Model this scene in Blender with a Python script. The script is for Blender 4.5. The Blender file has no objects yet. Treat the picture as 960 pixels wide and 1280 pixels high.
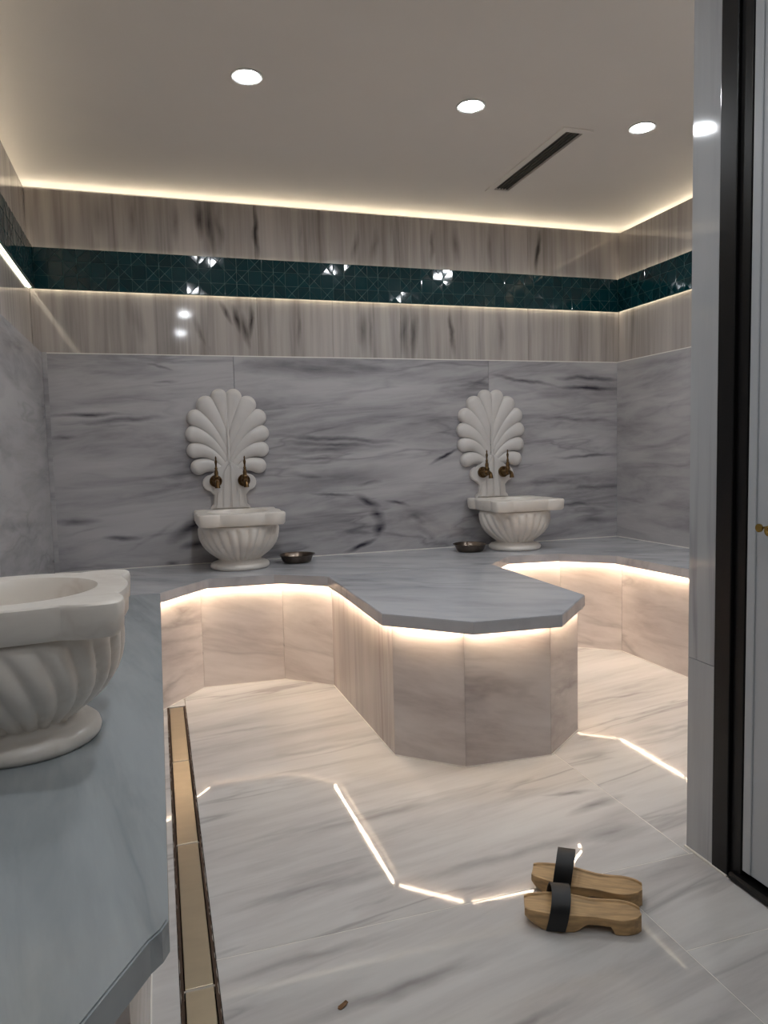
import bpy, bmesh, math, random
from mathutils import Vector, Matrix
PI = math.pi
SC = bpy.context.scene
COL = SC.collection
random.seed(7)

# ------------------------------------------------------------------ camera, world, exposure
cam_data = bpy.data.cameras.new('camera')
cam = bpy.data.objects.new('camera', cam_data); COL.objects.link(cam)
YAW, PITCH, ROLL, FPX = 0.3020, 0.0797, -0.0242, 906.3
_f = Vector((math.sin(YAW)*math.cos(PITCH), math.cos(YAW)*math.cos(PITCH), -math.sin(PITCH)))
_r = Vector((math.cos(YAW), -math.sin(YAW), 0)); _u = _r.cross(_f)
_r2 = math.cos(ROLL)*_r + math.sin(ROLL)*_u; _u2 = -math.sin(ROLL)*_r + math.cos(ROLL)*_u
m = Matrix((_r2, _u2, -_f)).transposed().to_4x4(); m.translation = (0, 0, 1.1)
cam.matrix_world = m
cam_data.sensor_fit = 'HORIZONTAL'; cam_data.sensor_width = 36; cam_data.lens = FPX/960*36
cam_data.clip_start = 0.02
SC.camera = cam
SC.view_settings.view_transform = 'Standard'; SC.view_settings.look = 'None'
SC.view_settings.gamma = 1; SC.view_settings.use_curve_mapping = False
SC.view_settings.exposure = 0.22
SC.cycles.use_denoising = True
SC.cycles.max_bounces = 10; SC.cycles.diffuse_bounces = 6; SC.cycles.glossy_bounces = 4
SC.cycles.caustics_reflective = False; SC.cycles.caustics_refractive = False
SC.cycles.sample_clamp_indirect = 4
world = bpy.data.worlds.new('world'); SC.world = world; world.use_nodes = True
world.node_tree.nodes['Background'].inputs[0].default_value = (.5, .6, .7, 1)
world.node_tree.nodes['Background'].inputs[1].default_value = 0.02

# lamp strengths and colours
DOWN_E, DOWN_C = 235.0, (0.92, 0.96, 1.0)
BENCH_E, BENCH_C = 84.0, (1.0, 0.77, 0.55)
BAND_E, BAND_C = 7.0, (1.0, 0.87, 0.66)
COVE_E, COVE_C = 18, (1.0, 0.92, 0.76)

# ------------------------------------------------------------------ helpers
def lk(name, me, mat, parent=None):
    o = bpy.data.objects.new(name, me); COL.objects.link(o)
    if mat and not me.materials: me.materials.append(mat)
    if parent: o.parent = parent
    return o
def mesh_from(bm, name, smooth=None):
    bmesh.ops.recalc_face_normals(bm, faces=bm.faces[:])
    me = bpy.data.meshes.new(name); bm.to_mesh(me); bm.free()
    if smooth is not None:
        for p in me.polygons: p.use_smooth = True
        me.set_sharp_from_angle(angle=math.radians(smooth))
    return me
def obj(name, bm, mat, parent=None, smooth=None):
    return lk(name, mesh_from(bm, name, smooth), mat, parent)
def box(bm, x0, x1, y0, y1, z0, z1):
    vs = [bm.verts.new(c) for c in ((x0,y0,z0),(x1,y0,z0),(x1,y1,z0),(x0,y1,z0),(x0,y0,z1),(x1,y0,z1),(x1,y1,z1),(x0,y1,z1))]
    for f in ((0,3,2,1),(4,5,6,7),(0,1,5,4),(1,2,6,5),(2,3,7,6),(3,0,4,7)): bm.faces.new([vs[i] for i in f])
    return vs
def bbox(name, x0, x1, y0, y1, z0, z1, mat, parent=None, bev=0.0):
    bm = bmesh.new(); box(bm, x0, x1, y0, y1, z0, z1)
    if bev: bmesh.ops.bevel(bm, geom=bm.edges[:], offset=bev, segments=1, affect='EDGES')
    return obj(name, bm, mat, parent)
def poly_prism(name, pts, z0, z1, mat, parent=None, bev=0.0, round_first=None):
    bm = bmesh.new()
    vs = [bm.verts.new((x, y, z1)) for x, y in pts]
    f = bm.faces.new(vs); bmesh.ops.recalc_face_normals(bm, faces=[f])
    if f.normal.z < 0: f.normal_flip()
    r = bmesh.ops.extrude_face_region(bm, geom=[f])
    nv = [e for e in r['geom'] if isinstance(e, bmesh.types.BMVert)]
    for v in nv: v.co.z = z0
    bmesh.ops.recalc_face_normals(bm, faces=bm.faces[:])
    if bev:
        es = [e for e in bm.edges if all(abs(v.co.z - z1) < 1e-6 for v in e.verts)]
        bmesh.ops.bevel(bm, geom=es, offset=bev, segments=2, affect='EDGES')
    return obj(name, bm, mat, parent)
def lathe(bm, prof, n=32, axis='Z', loc=(0,0,0), cap=True):
    """prof: (r, h) pairs along the axis"""
    def pt(r, h, a):
        c, s = r*math.cos(a), r*math.sin(a)
        v = {'Z': (c, s, h), 'Y': (c, h, s), 'X': (h, c, s)}[axis]
        return (v[0]+loc[0], v[1]+loc[1], v[2]+loc[2])
    rings = [[bm.verts.new(pt(r, h, 2*PI*i/n)) for i in range(n)] for r, h in prof]
    for a, b in zip(rings, rings[1:]):
        for i in range(n): bm.faces.new((a[i], a[(i+1) % n], b[(i+1) % n], b[i]))
    if cap:
        bm.faces.new(rings[0][::-1]); bm.faces.new(rings[-1])
def tube(bm, pts, radii, n=12):
    pts = [Vector(p) for p in pts]; rings = []
    for i, p in enumerate(pts):
        t = (pts[min(i+1, len(pts)-1)] - pts[max(i-1, 0)]).normalized()
        a = t.cross(Vector((1, 0, 0))) if abs(t.x) < .9 else t.cross(Vector((0, 1, 0)))
        a.normalize(); b = t.cross(a); r = radii[i] if isinstance(radii, (list, tuple)) else radii
        rings.append([bm.verts.new(p + a*math.cos(2*PI*k/n)*r + b*math.sin(2*PI*k/n)*r) for k in range(n)])
    for a, b in zip(rings, rings[1:]):
        for i in range(n): bm.faces.new((a[i], a[(i+1) % n], b[(i+1) % n], b[i]))
    bm.faces.new(rings[0][::-1]); bm.faces.new(rings[-1])
def thing(name, label, cat, loc=(0,0,0), rotz=0, group=None):
    o = bpy.data.objects.new(name, None); COL.objects.link(o)
    o.location = loc; o.rotation_euler = (0, 0, rotz); o['label'] = label; o['category'] = cat
    if group: o['group'] = group
    return o
def tag(o, label, cat, group=None):
    o['label'] = label; o['category'] = cat
    if group: o['group'] = group
    return o
def struct(name, label=None):
    o = bpy.data.objects.new(name, None); COL.objects.link(o); o['kind'] = 'structure'
    if label: o['label'] = label; o['category'] = name.split('_')[0]
    return o
def dup(root, loc, rotz=0, label=None):
    r = root.copy(); COL.objects.link(r); r.location = loc; r.rotation_euler = (0, 0, rotz)
    if label: r['label'] = label
    for ch in list(root.children):
        c = ch.copy(); COL.objects.link(c); c.parent = r
        for g in ch.children:
            d = g.copy(); COL.objects.link(d); d.parent = c
    return r

# ------------------------------------------------------------------ materials
def new_mat(name):
    mt = bpy.data.materials.new(name); mt.use_nodes = True
    return mt, mt.node_tree, mt.node_tree.nodes['Principled BSDF']
def srgb(r, g, b):
    f = lambda c: ((c/255+0.055)/1.055)**2.4 if c > 10 else c/255/12.92
    return (f(r), f(g), f(b), 1)
def math_n(nt, op, a, b=None, c=None, clamp=False):
    n = nt.nodes.new('ShaderNodeMath'); n.operation = op; n.use_clamp = clamp
    for i, v in enumerate((a, b, c)):
        if v is None: continue
        if isinstance(v, (int, float)): n.inputs[i].default_value = v
        else: nt.links.new(v, n.inputs[i])
    return n.outputs[0]
def ramp(nt, fac, stops):
    n = nt.nodes.new('ShaderNodeValToRGB'); e = n.color_ramp.elements
    e[0].position, e[0].color = stops[0][0], (stops[0][1],)*3+(1,)
    e[1].position, e[1].color = stops[-1][0], (stops[-1][1],)*3+(1,)
    for p, v in stops[1:-1]:
        k = e.new(p); k.color = (v,)*3+(1,)
    nt.links.new(fac, n.inputs[0]); return n.outputs[0]
def mixc(nt, fac, a, b):
    n = nt.nodes.new('ShaderNodeMix'); n.data_type = 'RGBA'
    for i, v in ((0, fac), (6, a), (7, b)):
        if isinstance(v, (int, float)): n.inputs[i].default_value = v
        elif isinstance(v, tuple): n.inputs[i].default_value = v
        else: nt.links.new(v, n.inputs[i])
    return n.outputs[2]
def marble(name, rot=(0,0,0), scl=(1,1,1), white=(222,219,216), grey=(160,158,164), dark=(70,68,78),
           cloud=.6, vein=.6, warp=.25, strokes=None, plane='XZ', rough=.13, seed=0.0, fine=1.0, vein_w=.035, cover=(.5,.68), patchy=0):
    """polished veined marble; the veins run along the rotated local X, stretched by scl"""
    mt, nt, bs = new_mat(name); L = nt.links.new
    tc = nt.nodes.new('ShaderNodeTexCoord'); oi = nt.nodes.new('ShaderNodeObjectInfo')
    rv = nt.nodes.new('ShaderNodeVectorMath'); rv.operation = 'SCALE'; rv.inputs[0].default_value = (3.7, 5.3, 7.1)
    L(math_n(nt, 'ADD', oi.outputs['Random'], seed), rv.inputs['Scale'])
    ad = nt.nodes.new('ShaderNodeVectorMath'); L(tc.outputs['Object'], ad.inputs[0]); L(rv.outputs[0], ad.inputs[1])
    m1 = nt.nodes.new('ShaderNodeMapping'); m1.inputs['Rotation'].default_value = rot; L(ad.outputs[0], m1.inputs[0])
    m2 = nt.nodes.new('ShaderNodeMapping'); m2.inputs['Scale'].default_value = scl; L(m1.outputs[0], m2.inputs[0])
    nw = nt.nodes.new('ShaderNodeTexNoise'); nw.inputs['Scale'].default_value = 1.1; nw.inputs['Detail'].default_value = 3
    L(m2.outputs[0], nw.inputs['Vector'])
    sb = nt.nodes.new('ShaderNodeVectorMath'); sb.operation = 'MULTIPLY_ADD'; L(nw.outputs['Color'], sb.inputs[0])
    sb.inputs[1].default_value = (warp*2,)*3; L(m2.outputs[0], sb.inputs[2])
    def noise(sc, det, ro=.55):
        n = nt.nodes.new('ShaderNodeTexNoise'); n.inputs['Scale'].default_value = sc
        n.inputs['Detail'].default_value = det; n.inputs['Roughness'].default_value = ro
        L(sb.outputs[0], n.inputs['Vector']); return n.outputs['Fac']
    c1 = ramp(nt, noise(1.6, 8, .6), [(cover[0]-.12, 0), (cover[0], .45), (cover[1], 1)])
    c2 = ramp(nt, noise(5.5*fine, 5, .6), [(.38, 0), (.7, 1)])
    cl = math_n(nt, 'MULTIPLY', math_n(nt, 'MULTIPLY_ADD', c2, .55, .45), c1)
    cl = math_n(nt, 'ADD', math_n(nt, 'MULTIPLY', cl, cloud), math_n(nt, 'MULTIPLY', c2, .12*cloud), clamp=True)
    rid = math_n(nt, 'ABSOLUTE', math_n(nt, 'SUBTRACT', noise(2.0*fine, 4, .5), .5))
    v1 = ramp(nt, rid, [(0, 1), (vein_w*.35, .6), (vein_w, 0)])
    msk = ramp(nt, noise(1.3, 2), [(.46, 0), (.62, 1)])
    vv = math_n(nt, 'MULTIPLY', math_n(nt, 'MULTIPLY', v1, msk), vein)
    col = mixc(nt, cl, srgb(*white), srgb(*grey))
    if strokes:
        k = (1, 0, 1) if plane == 'XZ' else (1, 1, 0)
        mk = nt.nodes.new('ShaderNodeVectorMath'); mk.operation = 'MULTIPLY'; mk.inputs[1].default_value = k
        L(tc.outputs['Object'], mk.inputs[0])
        cur = None
        nn = nt.nodes.new('ShaderNodeTexNoise'); nn.inputs['Scale'].default_value = 7; nn.inputs['Detail'].default_value = 5
        L(tc.outputs['Object'], nn.inputs['Vector'])
        w = nt.nodes.new('ShaderNodeVectorMath'); w.operation = 'MULTIPLY_ADD'; L(nn.outputs['Color'], w.inputs[0])
        amp = .045 if plane == 'XZ' else .06
        w.inputs[1].default_value = (amp*k[0], amp*k[1], amp*k[2])
        s0 = nt.nodes.new('ShaderNodeVectorMath'); s0.operation = 'SUBTRACT'; s0.inputs[1].default_value = (amp/2*k[0], amp/2*k[1], amp/2*k[2])
        L(mk.outputs[0], w.inputs[2]); L(w.outputs[0], s0.inputs[0])
        for (h, z, ang, l, wd, st, bow) in strokes:
            mp = nt.nodes.new('ShaderNodeMapping'); mp.vector_type = 'TEXTURE'
            if plane == 'XZ':
                mp.inputs['Location'].default_value = (h, 0, z); mp.inputs['Rotation'].default_value = (0, -ang, 0)
                mp.inputs['Scale'].default_value = (l*1.15, 1, wd*1.5)
            else:
                mp.inputs['Location'].default_value = (h, z, 0); mp.inputs['Rotation'].default_value = (0, 0, ang)
                mp.inputs['Scale'].default_value = (l*1.15, wd*1.5, 1)
            L(s0.outputs[0], mp.inputs[0])
            ln = nt.nodes.new('ShaderNodeVectorMath'); ln.operation = 'LENGTH'; L(mp.outputs[0], ln.inputs[0])
            v = math_n(nt, 'MULTIPLY_ADD', ln.outputs['Value'], -st*1.5, st*1.5)
            cur = v if cur is None else math_n(nt, 'MAXIMUM', cur, v)
        cur = math_n(nt, 'MULTIPLY', math_n(nt, 'MAXIMUM', cur, 0.0), math_n(nt, 'MULTIPLY_ADD', c2, .5, .65))
        vv = math_n(nt, 'MAXIMUM', vv, cur, clamp=True)
    col = mixc(nt, vv, col, srgb(*dark))
    L(col, bs.inputs['Base Color']); bs.inputs['Roughness'].default_value = rough
    if patchy:     # polish worn in patches
        pn = nt.nodes.new('ShaderNodeTexNoise'); pn.inputs['Scale'].default_value = 2.2; pn.inputs['Detail'].default_value = 3
        L(tc.outputs['Object'], pn.inputs['Vector'])
        L(math_n(nt, 'MULTIPLY_ADD', ramp(nt, pn.outputs['Fac'], [(.40, 0), (.62, 1)]), patchy, rough), bs.inputs['Roughness'])
    bs.inputs['IOR'].default_value = 1.5
    return mt
def plain(name, rgb, rough=.5, metal=0.0, var=.0, vs=20, bump=0.0, spec=.5, stretch=(1,1,1)):
    mt, nt, bs = new_mat(name); L = nt.links.new
    tc = nt.nodes.new('ShaderNodeTexCoord'); mp = nt.nodes.new('ShaderNodeMapping'); mp.inputs['Scale'].default_value = stretch
    L(tc.outputs['Object'], mp.inputs[0])
    n = nt.nodes.new('ShaderNodeTexNoise'); n.inputs['Scale'].default_value = vs; n.inputs['Detail'].default_value = 4
    L(mp.outputs[0], n.inputs['Vector'])
    a = srgb(*rgb); b = tuple(c*(1-var) for c in a[:3])+(1,)
    L(mixc(nt, ramp(nt, n.outputs['Fac'], [(.35, 0), (.65, 1)]), a, b), bs.inputs['Base Color'])
    bs.inputs['Roughness'].default_value = rough; bs.inputs['Metallic'].default_value = metal
    bs.inputs['Specular IOR Level'].default_value = spec
    if bump:
        bp = nt.nodes.new('ShaderNodeBump'); bp.inputs['Strength'].default_value = bump; bp.inputs['Distance'].default_value = .002
        L(n.outputs['Fac'], bp.inputs['Height']); L(bp.outputs[0], bs.inputs['Normal'])
    return mt
def emit(name, col, e):
    mt = bpy.data.materials.new(name); mt.use_nodes = True; nt = mt.node_tree
    nt.nodes.remove(nt.nodes['Principled BSDF'])
    n = nt.nodes.new('ShaderNodeEmission'); n.inputs[0].default_value = tuple(col)+(1,); n.inputs[1].default_value = e
    nt.links.new(n.outputs[0], nt.nodes['Material Output'].inputs[0]); return mt

LOW = [(-0.318, 1.336, 0.025, 0.19, 0.0099, 0.8, 0.0), (-0.164, 1.309, 0.067, 0.215, 0.0132, 0.6, 0.009), (-0.445, 1.221, 0.016, 0.062, 0.0099, 0.4, 0.0), (0.069, 1.502, 0.123, 0.071, 0.0066, 0.3, 0.0), (-0.415, 0.792, 0.032, 0.124, 0.0165, 0.5, 0.0), (-0.182, 0.694, -0.058, 0.095, 0.0132, 0.8, 0.0), (0.19, 0.742, 0.462, 0.167, 0.0297, 0.8, 0.013), (0.191, 0.642, 0.131, 0.091, 0.0198, 0.7, 0.0), (-0.028, 0.698, -2.62, 0.156, 0.0099, 0.2, 0.0), (0.215, 1.059, 0.275, 0.186, 0.0297, 0.55, -0.018), (-0.024, 1.623, -0.096, 0.128, 0.0066, 0.3, 0.0), (0.043, 1.581, -0.26, 0.061, 0.0066, 0.5, 0.0), (0.056, 0.549, 0.088, 0.041, 0.0132, 0.6, 0.0), (0.852, 1.586, -0.02, 0.418, 0.0429, 0.5, 0.009), (0.974, 1.192, -0.058, 0.383, 0.0132, 0.7, -0.022), (0.961, 1.161, -0.049, 0.371, 0.0165, 0.6, -0.013), (0.935, 1.135, -0.0, 0.323, 0.0198, 0.5, 0.022), (0.884, 1.084, -0.044, 0.229, 0.0099, 0.4, 0.022), (1.006, 0.972, 0.094, 0.448, 0.0429, 0.45, -0.035), (0.833, 0.98, -0.143, 0.184, 0.0198, 0.45, 0.0), (0.956, 0.881, -0.084, 0.152, 0.0099, 0.8, 0.0), (1.143, 0.837, -0.477, 0.093, 0.0198, 0.85, 0.013), (1.205, 0.757, -0.854, 0.064, 0.0297, 0.8, -0.013), (1.212, 0.669, -2.044, 0.056, 0.0297, 0.85, 0.013), (1.104, 0.577, -2.765, 0.109, 0.0132, 0.95, 0.009), (1.329, 0.813, -0.219, 0.08, 0.0099, 0.6, 0.0), (1.463, 0.719, -0.593, 0.069, 0.0198, 0.4, 0.009), (1.157, 0.94, 0.109, 0.097, 0.0132, 0.4, 0.0), (1.635, 1.083, 0.432, 0.102, 0.0099, 0.95, 0.0), (1.75, 1.279, -0.307, 0.121, 0.0165, 0.25, 0.0), (1.51, 0.716, -0.449, 0.153, 0.0264, 0.25, 0.0), (1.545, 0.595, -0.73, 0.134, 0.0198, 0.25, -0.013), (2.173, 1.522, -0.144, 0.242, 0.0099, 0.75, 0.004), (2.615, 1.481, -0.029, 0.231, 0.0132, 0.85, 0.004), (2.601, 1.543, -0.013, 0.245, 0.0132, 0.7, 0.004), (2.463, 1.292, -0.054, 0.384, 0.0132, 0.4, 0.0), (2.6, 1.06, 0.027, 0.247, 0.0099, 0.6, 0.0), (2.354, 0.899, 0.016, 0.494, 0.0165, 0.35, 0.013), (2.628, 0.856, 0.021, 0.22, 0.0099, 0.4, 0.0), (2.46, 0.756, 0.002, 0.387, 0.0099, 0.5, 0.0), (2.618, 0.642, 0.034, 0.211, 0.0264, 0.45, 0.0)]
UP = [(-0.058, 2.335, -1.605, 0.13, 0.0165, 0.35, 0.0), (0.147, 2.33, -1.54, 0.131, 0.0198, 0.4, 0.0), (0.278, 2.355, -1.519, 0.108, 0.0231, 0.7, 0.0), (0.324, 2.327, -1.451, 0.127, 0.0198, 0.75, -0.009), (0.377, 2.311, -1.553, 0.14, 0.0198, 0.6, 0.0), (0.568, 2.311, -1.538, 0.151, 0.0132, 0.8, 0.0), (0.805, 2.29, -1.541, 0.139, 0.0099, 0.3, 0.0), (1.119, 2.256, -1.678, 0.089, 0.0165, 0.5, 0.0), (1.234, 2.274, -1.691, 0.101, 0.0165, 0.45, 0.0), (1.581, 2.306, -1.656, 0.114, 0.0132, 0.5, 0.0), (1.732, 2.315, -1.477, 0.114, 0.0264, 0.4, 0.0), (2.27, 2.308, -1.737, 0.138, 0.0132, 0.85, 0.009), (1.945, 2.305, -1.54, 0.116, 0.0132, 0.35, 0.0), (-0.224, 2.333, -1.559, 0.118, 0.0396, 0.3, 0.0), (0.394, 1.876, -1.119, 0.067, 0.0132, 0.8, 0.009), (0.45, 1.849, -1.382, 0.075, 0.0165, 0.8, 0.0), (0.493, 1.786, -1.453, 0.096, 0.0165, 0.75, 0.0), (0.527, 1.838, -1.691, 0.105, 0.0132, 0.7, 0.0), (0.258, 1.759, -1.152, 0.102, 0.0132, 0.4, 0.0), (1.151, 1.804, -1.56, 0.123, 0.0297, 0.5, 0.0), (1.198, 1.805, -1.559, 0.123, 0.0132, 0.5, 0.0), (1.403, 1.8, -1.576, 0.136, 0.0231, 0.6, 0.0), (1.462, 1.801, -1.611, 0.137, 0.0198, 0.7, 0.0), (1.7, 1.8, -1.473, 0.133, 0.0132, 0.8, 0.0), (2.02, 1.792, -1.516, 0.119, 0.0132, 0.35, 0.0), (0.784, 1.805, -1.57, 0.13, 0.0099, 0.35, 0.0), (-0.065, 1.818, -1.292, 0.122, 0.033, 0.25, 0.0)]
FLR = [(.55,2.05,.08,.35,.018,.3,0),(.9,1.72,.1,.35,.02,.4,0),(1.25,1.88,.25,.12,.02,.55,0),(1.22,1.98,-.15,.10,.012,.5,0),(.35,1.75,.08,.25,.022,.35,0),(.45,1.35,.12,.3,.02,.4,0),(.55,1.18,.1,.2,.012,.55,0),(.3,1.5,.1,.2,.015,.35,0),(1.2,1.72,-.05,.12,.03,.45,0),(.3,2.9,.05,.2,.012,.35,0),(.45,2.6,.08,.25,.015,.3,0),(1.85,2.3,.1,.3,.015,.4,0),(1.9,2.7,.05,.25,.012,.4,0),(.25,1.2,.15,.15,.01,.4,0),(.8,1.05,.1,.25,.015,.3,0)]

H = math.radians
M_LOW = marble('marble_wall_lower', rot=(0, H(4), 0), scl=(.55, 1, 3.2), white=(184,181,182), grey=(98,95,101), dark=(50,47,58),
               cloud=.85, vein=.35, warp=.35, strokes=LOW, rough=.16)
M_LOWS = marble('marble_wall_side', rot=(0, 0, 0), scl=(.55, .55, 3.0), white=(186,183,183), grey=(106,103,108), dark=(58,55,66),
                cloud=.75, vein=.22, warp=.4, rough=.14, seed=.35)
M_UP = marble('marble_wall_upper', rot=(0, 0, 0), scl=(5.5, 1, .22), white=(186,178,172), grey=(122,114,110), dark=(62,56,54),
              cloud=.9, vein=.3, warp=.12, strokes=UP, rough=.07, vein_w=.05)
M_UPS = marble('marble_upper_side', rot=(0, 0, 0), scl=(5.5, 5.5, .22), white=(186,178,172), grey=(124,118,112), dark=(70,64,60),
               cloud=.6, vein=.5, warp=.12, rough=.07, vein_w=.05, seed=.2)
M_TOP = marble('marble_bench_top', rot=(0, 0, H(30)), scl=(.7, 2.2, 1), white=(190,190,193), grey=(128,130,138), dark=(88,90,98),
               cloud=.7, vein=.35, warp=.3, rough=.17)
M_TOPL = marble('marble_bench_left', rot=(0, 0, H(80)), scl=(.5, 3.0, 1), white=(162,168,171), grey=(116,124,130), dark=(90,97,104),
                cloud=.8, vein=.3, warp=.3, rough=.2, seed=.6)
M_RIS = marble('marble_riser', rot=(0, H(-12), H(20)), scl=(.8, .8, 3.2), white=(214,206,202), grey=(168,156,152), dark=(110,98,96),
               cloud=.85, vein=.4, warp=.28, rough=.2, seed=.1, vein_w=.06, cover=(.46,.66))
M_RISV = marble('marble_riser_banded', rot=(0, 0, 0), scl=(5.0, 5.0, .3), white=(208,198,192), grey=(160,146,140), dark=(120,106,100),
                cloud=.7, vein=.4, warp=.12, rough=.2, seed=.1)
M_FLOOR = marble('marble_floor', rot=(0, 0, H(-10)), scl=(.45, 3.4, 1), white=(210,208,205), grey=(158,152,150), dark=(112,106,106),
                 cloud=.7, vein=.45, warp=.3, strokes=FLR, plane='XY', rough=.034, seed=.4, cover=(.5,.7), patchy=.025)
M_POST = marble('marble_post', rot=(0, 0, 0), scl=(4, 4, .3), white=(176,178,180), grey=(132,132,138), dark=(96,92,96),
                cloud=.5, vein=.35, warp=.1, rough=.06, seed=.8)
M_BASIN = marble('carved_white_marble', rot=(0, H(20), 0), scl=(2.5, 2.5, 4), white=(226,220,212), grey=(206,197,188), dark=(186,172,160),
                 cloud=.6, vein=.3, warp=.3, rough=.3, seed=.0)
M_SHELL = plain('shell_white_marble', (208, 203, 199), .35, 0, .08, 6)
M_CEIL = plain('ceiling_paint', (238, 230, 220), .9, 0, .02, 3)
M_PLASTER = plain('plaster', (176, 172, 166), .9, 0, .04, 5)
M_GROUT = plain('grout', (186, 176, 164), .8, 0, .1, 40)
M_BEAD = plain('pale_joint_filler', (226, 222, 214), .5, 0, .05, 30)
M_GREYW = plain('grey_back_wall', (104, 104, 106), .9, 0, .05, 4)
M_BRASS = plain('aged_brass', (112, 88, 60), .32, 1, .45, 60)
M_TAS = plain('tinned_copper_bowl', (120, 108, 98), .3, 1, .35, 40, bump=.3)
M_STEEL = plain('brushed_drain_steel', (206, 192, 166), .34, .92, .06, 30, stretch=(.3, 1, 1))
M_DARK = plain('dark_gap', (70, 50, 34), .8, 0, .3, 60)
M_WOOD = plain('clog_wood', (196, 160, 112), .5, 0, .4, 14, bump=.15, stretch=(1, 7, 7))
M_WOODD = plain('knot_wood', (120, 84, 48), .6, 0, .3, 30)
M_STRAP = plain('black_rubber_strap', (22, 22, 24), .55, 0, .3, 50, bump=.2)
M_BLACK = plain('black_lacquer_frame', (14, 13, 14), .35, 0, .2, 30, spec=.3)
M_DOOR = plain('white_lacquer_door', (176, 180, 184), .35, 0, .03, 5)
M_VENT = plain('dark_vent', (92, 88, 80), .6, 0, .1, 50)
M_WHITE = plain('white_metal_trim', (205, 202, 196), .5, 0, .03, 10)
M_HANDLE = plain('polished_brass', (180, 150, 80), .2, 1, .1, 30)
M_DOWN = emit('downlight_glow', DOWN_C, DOWN_E)
M_LEDB = emit('bench_led', BENCH_C, BENCH_E)
M_LEDM = emit('band_led', BAND_C, BAND_E)
M_LEDC = emit('cove_led', COVE_C, COVE_E)
# deep green glazed mosaic, each tile a little different
M_MOS, nt, bs = new_mat('green_glazed_mosaic')
at = nt.nodes.new('ShaderNodeAttribute'); at.attribute_name = 'tone'
nt.links.new(mixc(nt, at.outputs['Fac'], srgb(5, 44, 50), srgb(8, 55, 61)), bs.inputs['Base Color'])
bs.inputs['Roughness'].default_value = .06
M_MOSG = plain('green_mosaic_grout', (66, 104, 102), .5, 0, .1, 60)

# ------------------------------------------------------------------ measured frame (metres)
XL, XR, YB = -0.559, 2.846, 4.0216            # upper wall faces
XLL, XRL, YBL = -0.5185, 2.821, 4.004         # lower wall faces (thicker slabs)
HB, ZL, ZM0, ZM1, ZC, CEIL = 0.533, 1.6475, 1.956, 2.158, 2.448, 2.508
XP, YP, YFRONT = 1.3475, 1.595, -1.6          # partition face, its end, wall behind the viewer

# ------------------------------------------------------------------ floor of large slabs
floor = struct('floor', 'polished cream marble floor of large slabs with grey streaks')
bbox('floor_bed', -.95, 3.2, -1.9, 4.3, -.12, -.045, M_GROUT, floor)
DX0, DX1, DY0, DY1 = -.004, .074, .55, 3.293   # drain channel
G = .0012
def slab(x0, x1, y0, y1):
    return bbox('floor_slab', x0+G, x1-G, y0+G, y1-G, -.045, 0, M_FLOOR, floor, .0008)
slab(DX1, 1.33, 1.56, 3.7); slab(DX1, 1.057, DY0, 1.56); slab(1.057, 1.347, 1.247, 1.56); slab(1.057, 1.347, DY0, 1.247)
slab(1.33, 2.6, 1.56, 3.7); slab(-.6, DX0, DY0, 3.7); slab(DX0, DX1, DY1, 3.7)
slab(DX0, 1.347, -1.7, DY0); slab(-.6, DX0, -1.7, DY0)

for a in ((1.33, 1.33, 1.56, 3.5), (1.057, 1.057, DY0, 1.56), (DX1, 1.347, 1.56, 1.56), (1.057, 1.347, 1.247, 1.247)):
    e = G*.98
    bbox('grout_line', a[0]-(e if a[0] == a[1] else 0), a[1]+(e if a[0] == a[1] else 0), a[2]-(e if a[2] == a[3] else 0), a[3]+(e if a[2] == a[3] else 0), -.02, -.0002, M_BEAD, floor)

# ------------------------------------------------------------------ walls
def wall_rows(parent, axis, face_low, face_up, sign, a0, a1, joints_low, joints_mid, joints_top, mats, mosaic=True):
    """axis 'Y': wall faces -Y or so at y=face; runs along x. axis 'X': runs along y. sign: direction out of the room"""
    def sl(name, u0, u1, f, t, z0, z1, mt, bev=.001):
        if axis == 'Y':
            lo, hi = sorted((f, f+sign*t)); return bbox(name, u0+G/2, u1-G/2, lo, hi, z0+G/2, z1-G/2, mt, parent, bev)
        lo, hi = sorted((f, f+sign*t)); return bbox(name, lo, hi, u0+G/2, u1-G/2, z0+G/2, z1-G/2, mt, parent, bev)
    tl = abs(face_low-face_up)+.03
    for js, f, t, z0, z1, mt in ((joints_low, face_low, tl, HB-.06, ZL, mats[0]), (joints_mid, face_up, .03, ZL, ZM0+.012, mats[1]), (joints_top, face_up, .03, ZM1-.0055, ZC, mats[1])):
        us = [a0]+list(js)+[a1]
        for u0, u1 in zip(us, us[1:]): sl('marble_slab', u0, u1, f, t, z0, z1, mt, .002 if z1 == ZL else .001)
    sl('mosaic_recess', a0, a1, face_up+sign*.022, .008, ZM0+.012, ZM1-.012, M_PLASTER, 0)
    # lamps: one above and one below behind the edge of the mosaic panel, one on the cove shelf
    for z0, z1 in ((ZM0+.007, ZM0+.010), (ZM1-.010, ZM1-.007)):
        sl('led_mount', a0, a1, face_up-sign*.014, .014, *((ZM0+.0105, ZM0+.02) if z0 < ZM0+.05 else (ZM1-.02, ZM1-.0105)), M_PLASTER, 0)
        sl('led_strip', a0, a1, face_up-sign*.014, .010, z0, z1, M_LEDM, 0)
    sl('cove_shelf', a0-.12, a1+.12, face_up+sign*.03, .13, ZC-.02, ZC+.001, M_PLASTER, 0)
    sl('led_strip', a0-.1, a1+.1, face_up+sign*.128, .003, ZC+.002, ZC+.010, M_LEDC, 0)
    if mosaic: sl('mosaic_backing', a0+.0005, a1-.0005, face_up-sign*.006, .006, ZM0+.003, ZM1-.003, M_MOSG, 0) if False else None
wall_back = struct('wall_back', 'far marble wall with grey veined slabs and green mosaic band')
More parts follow.
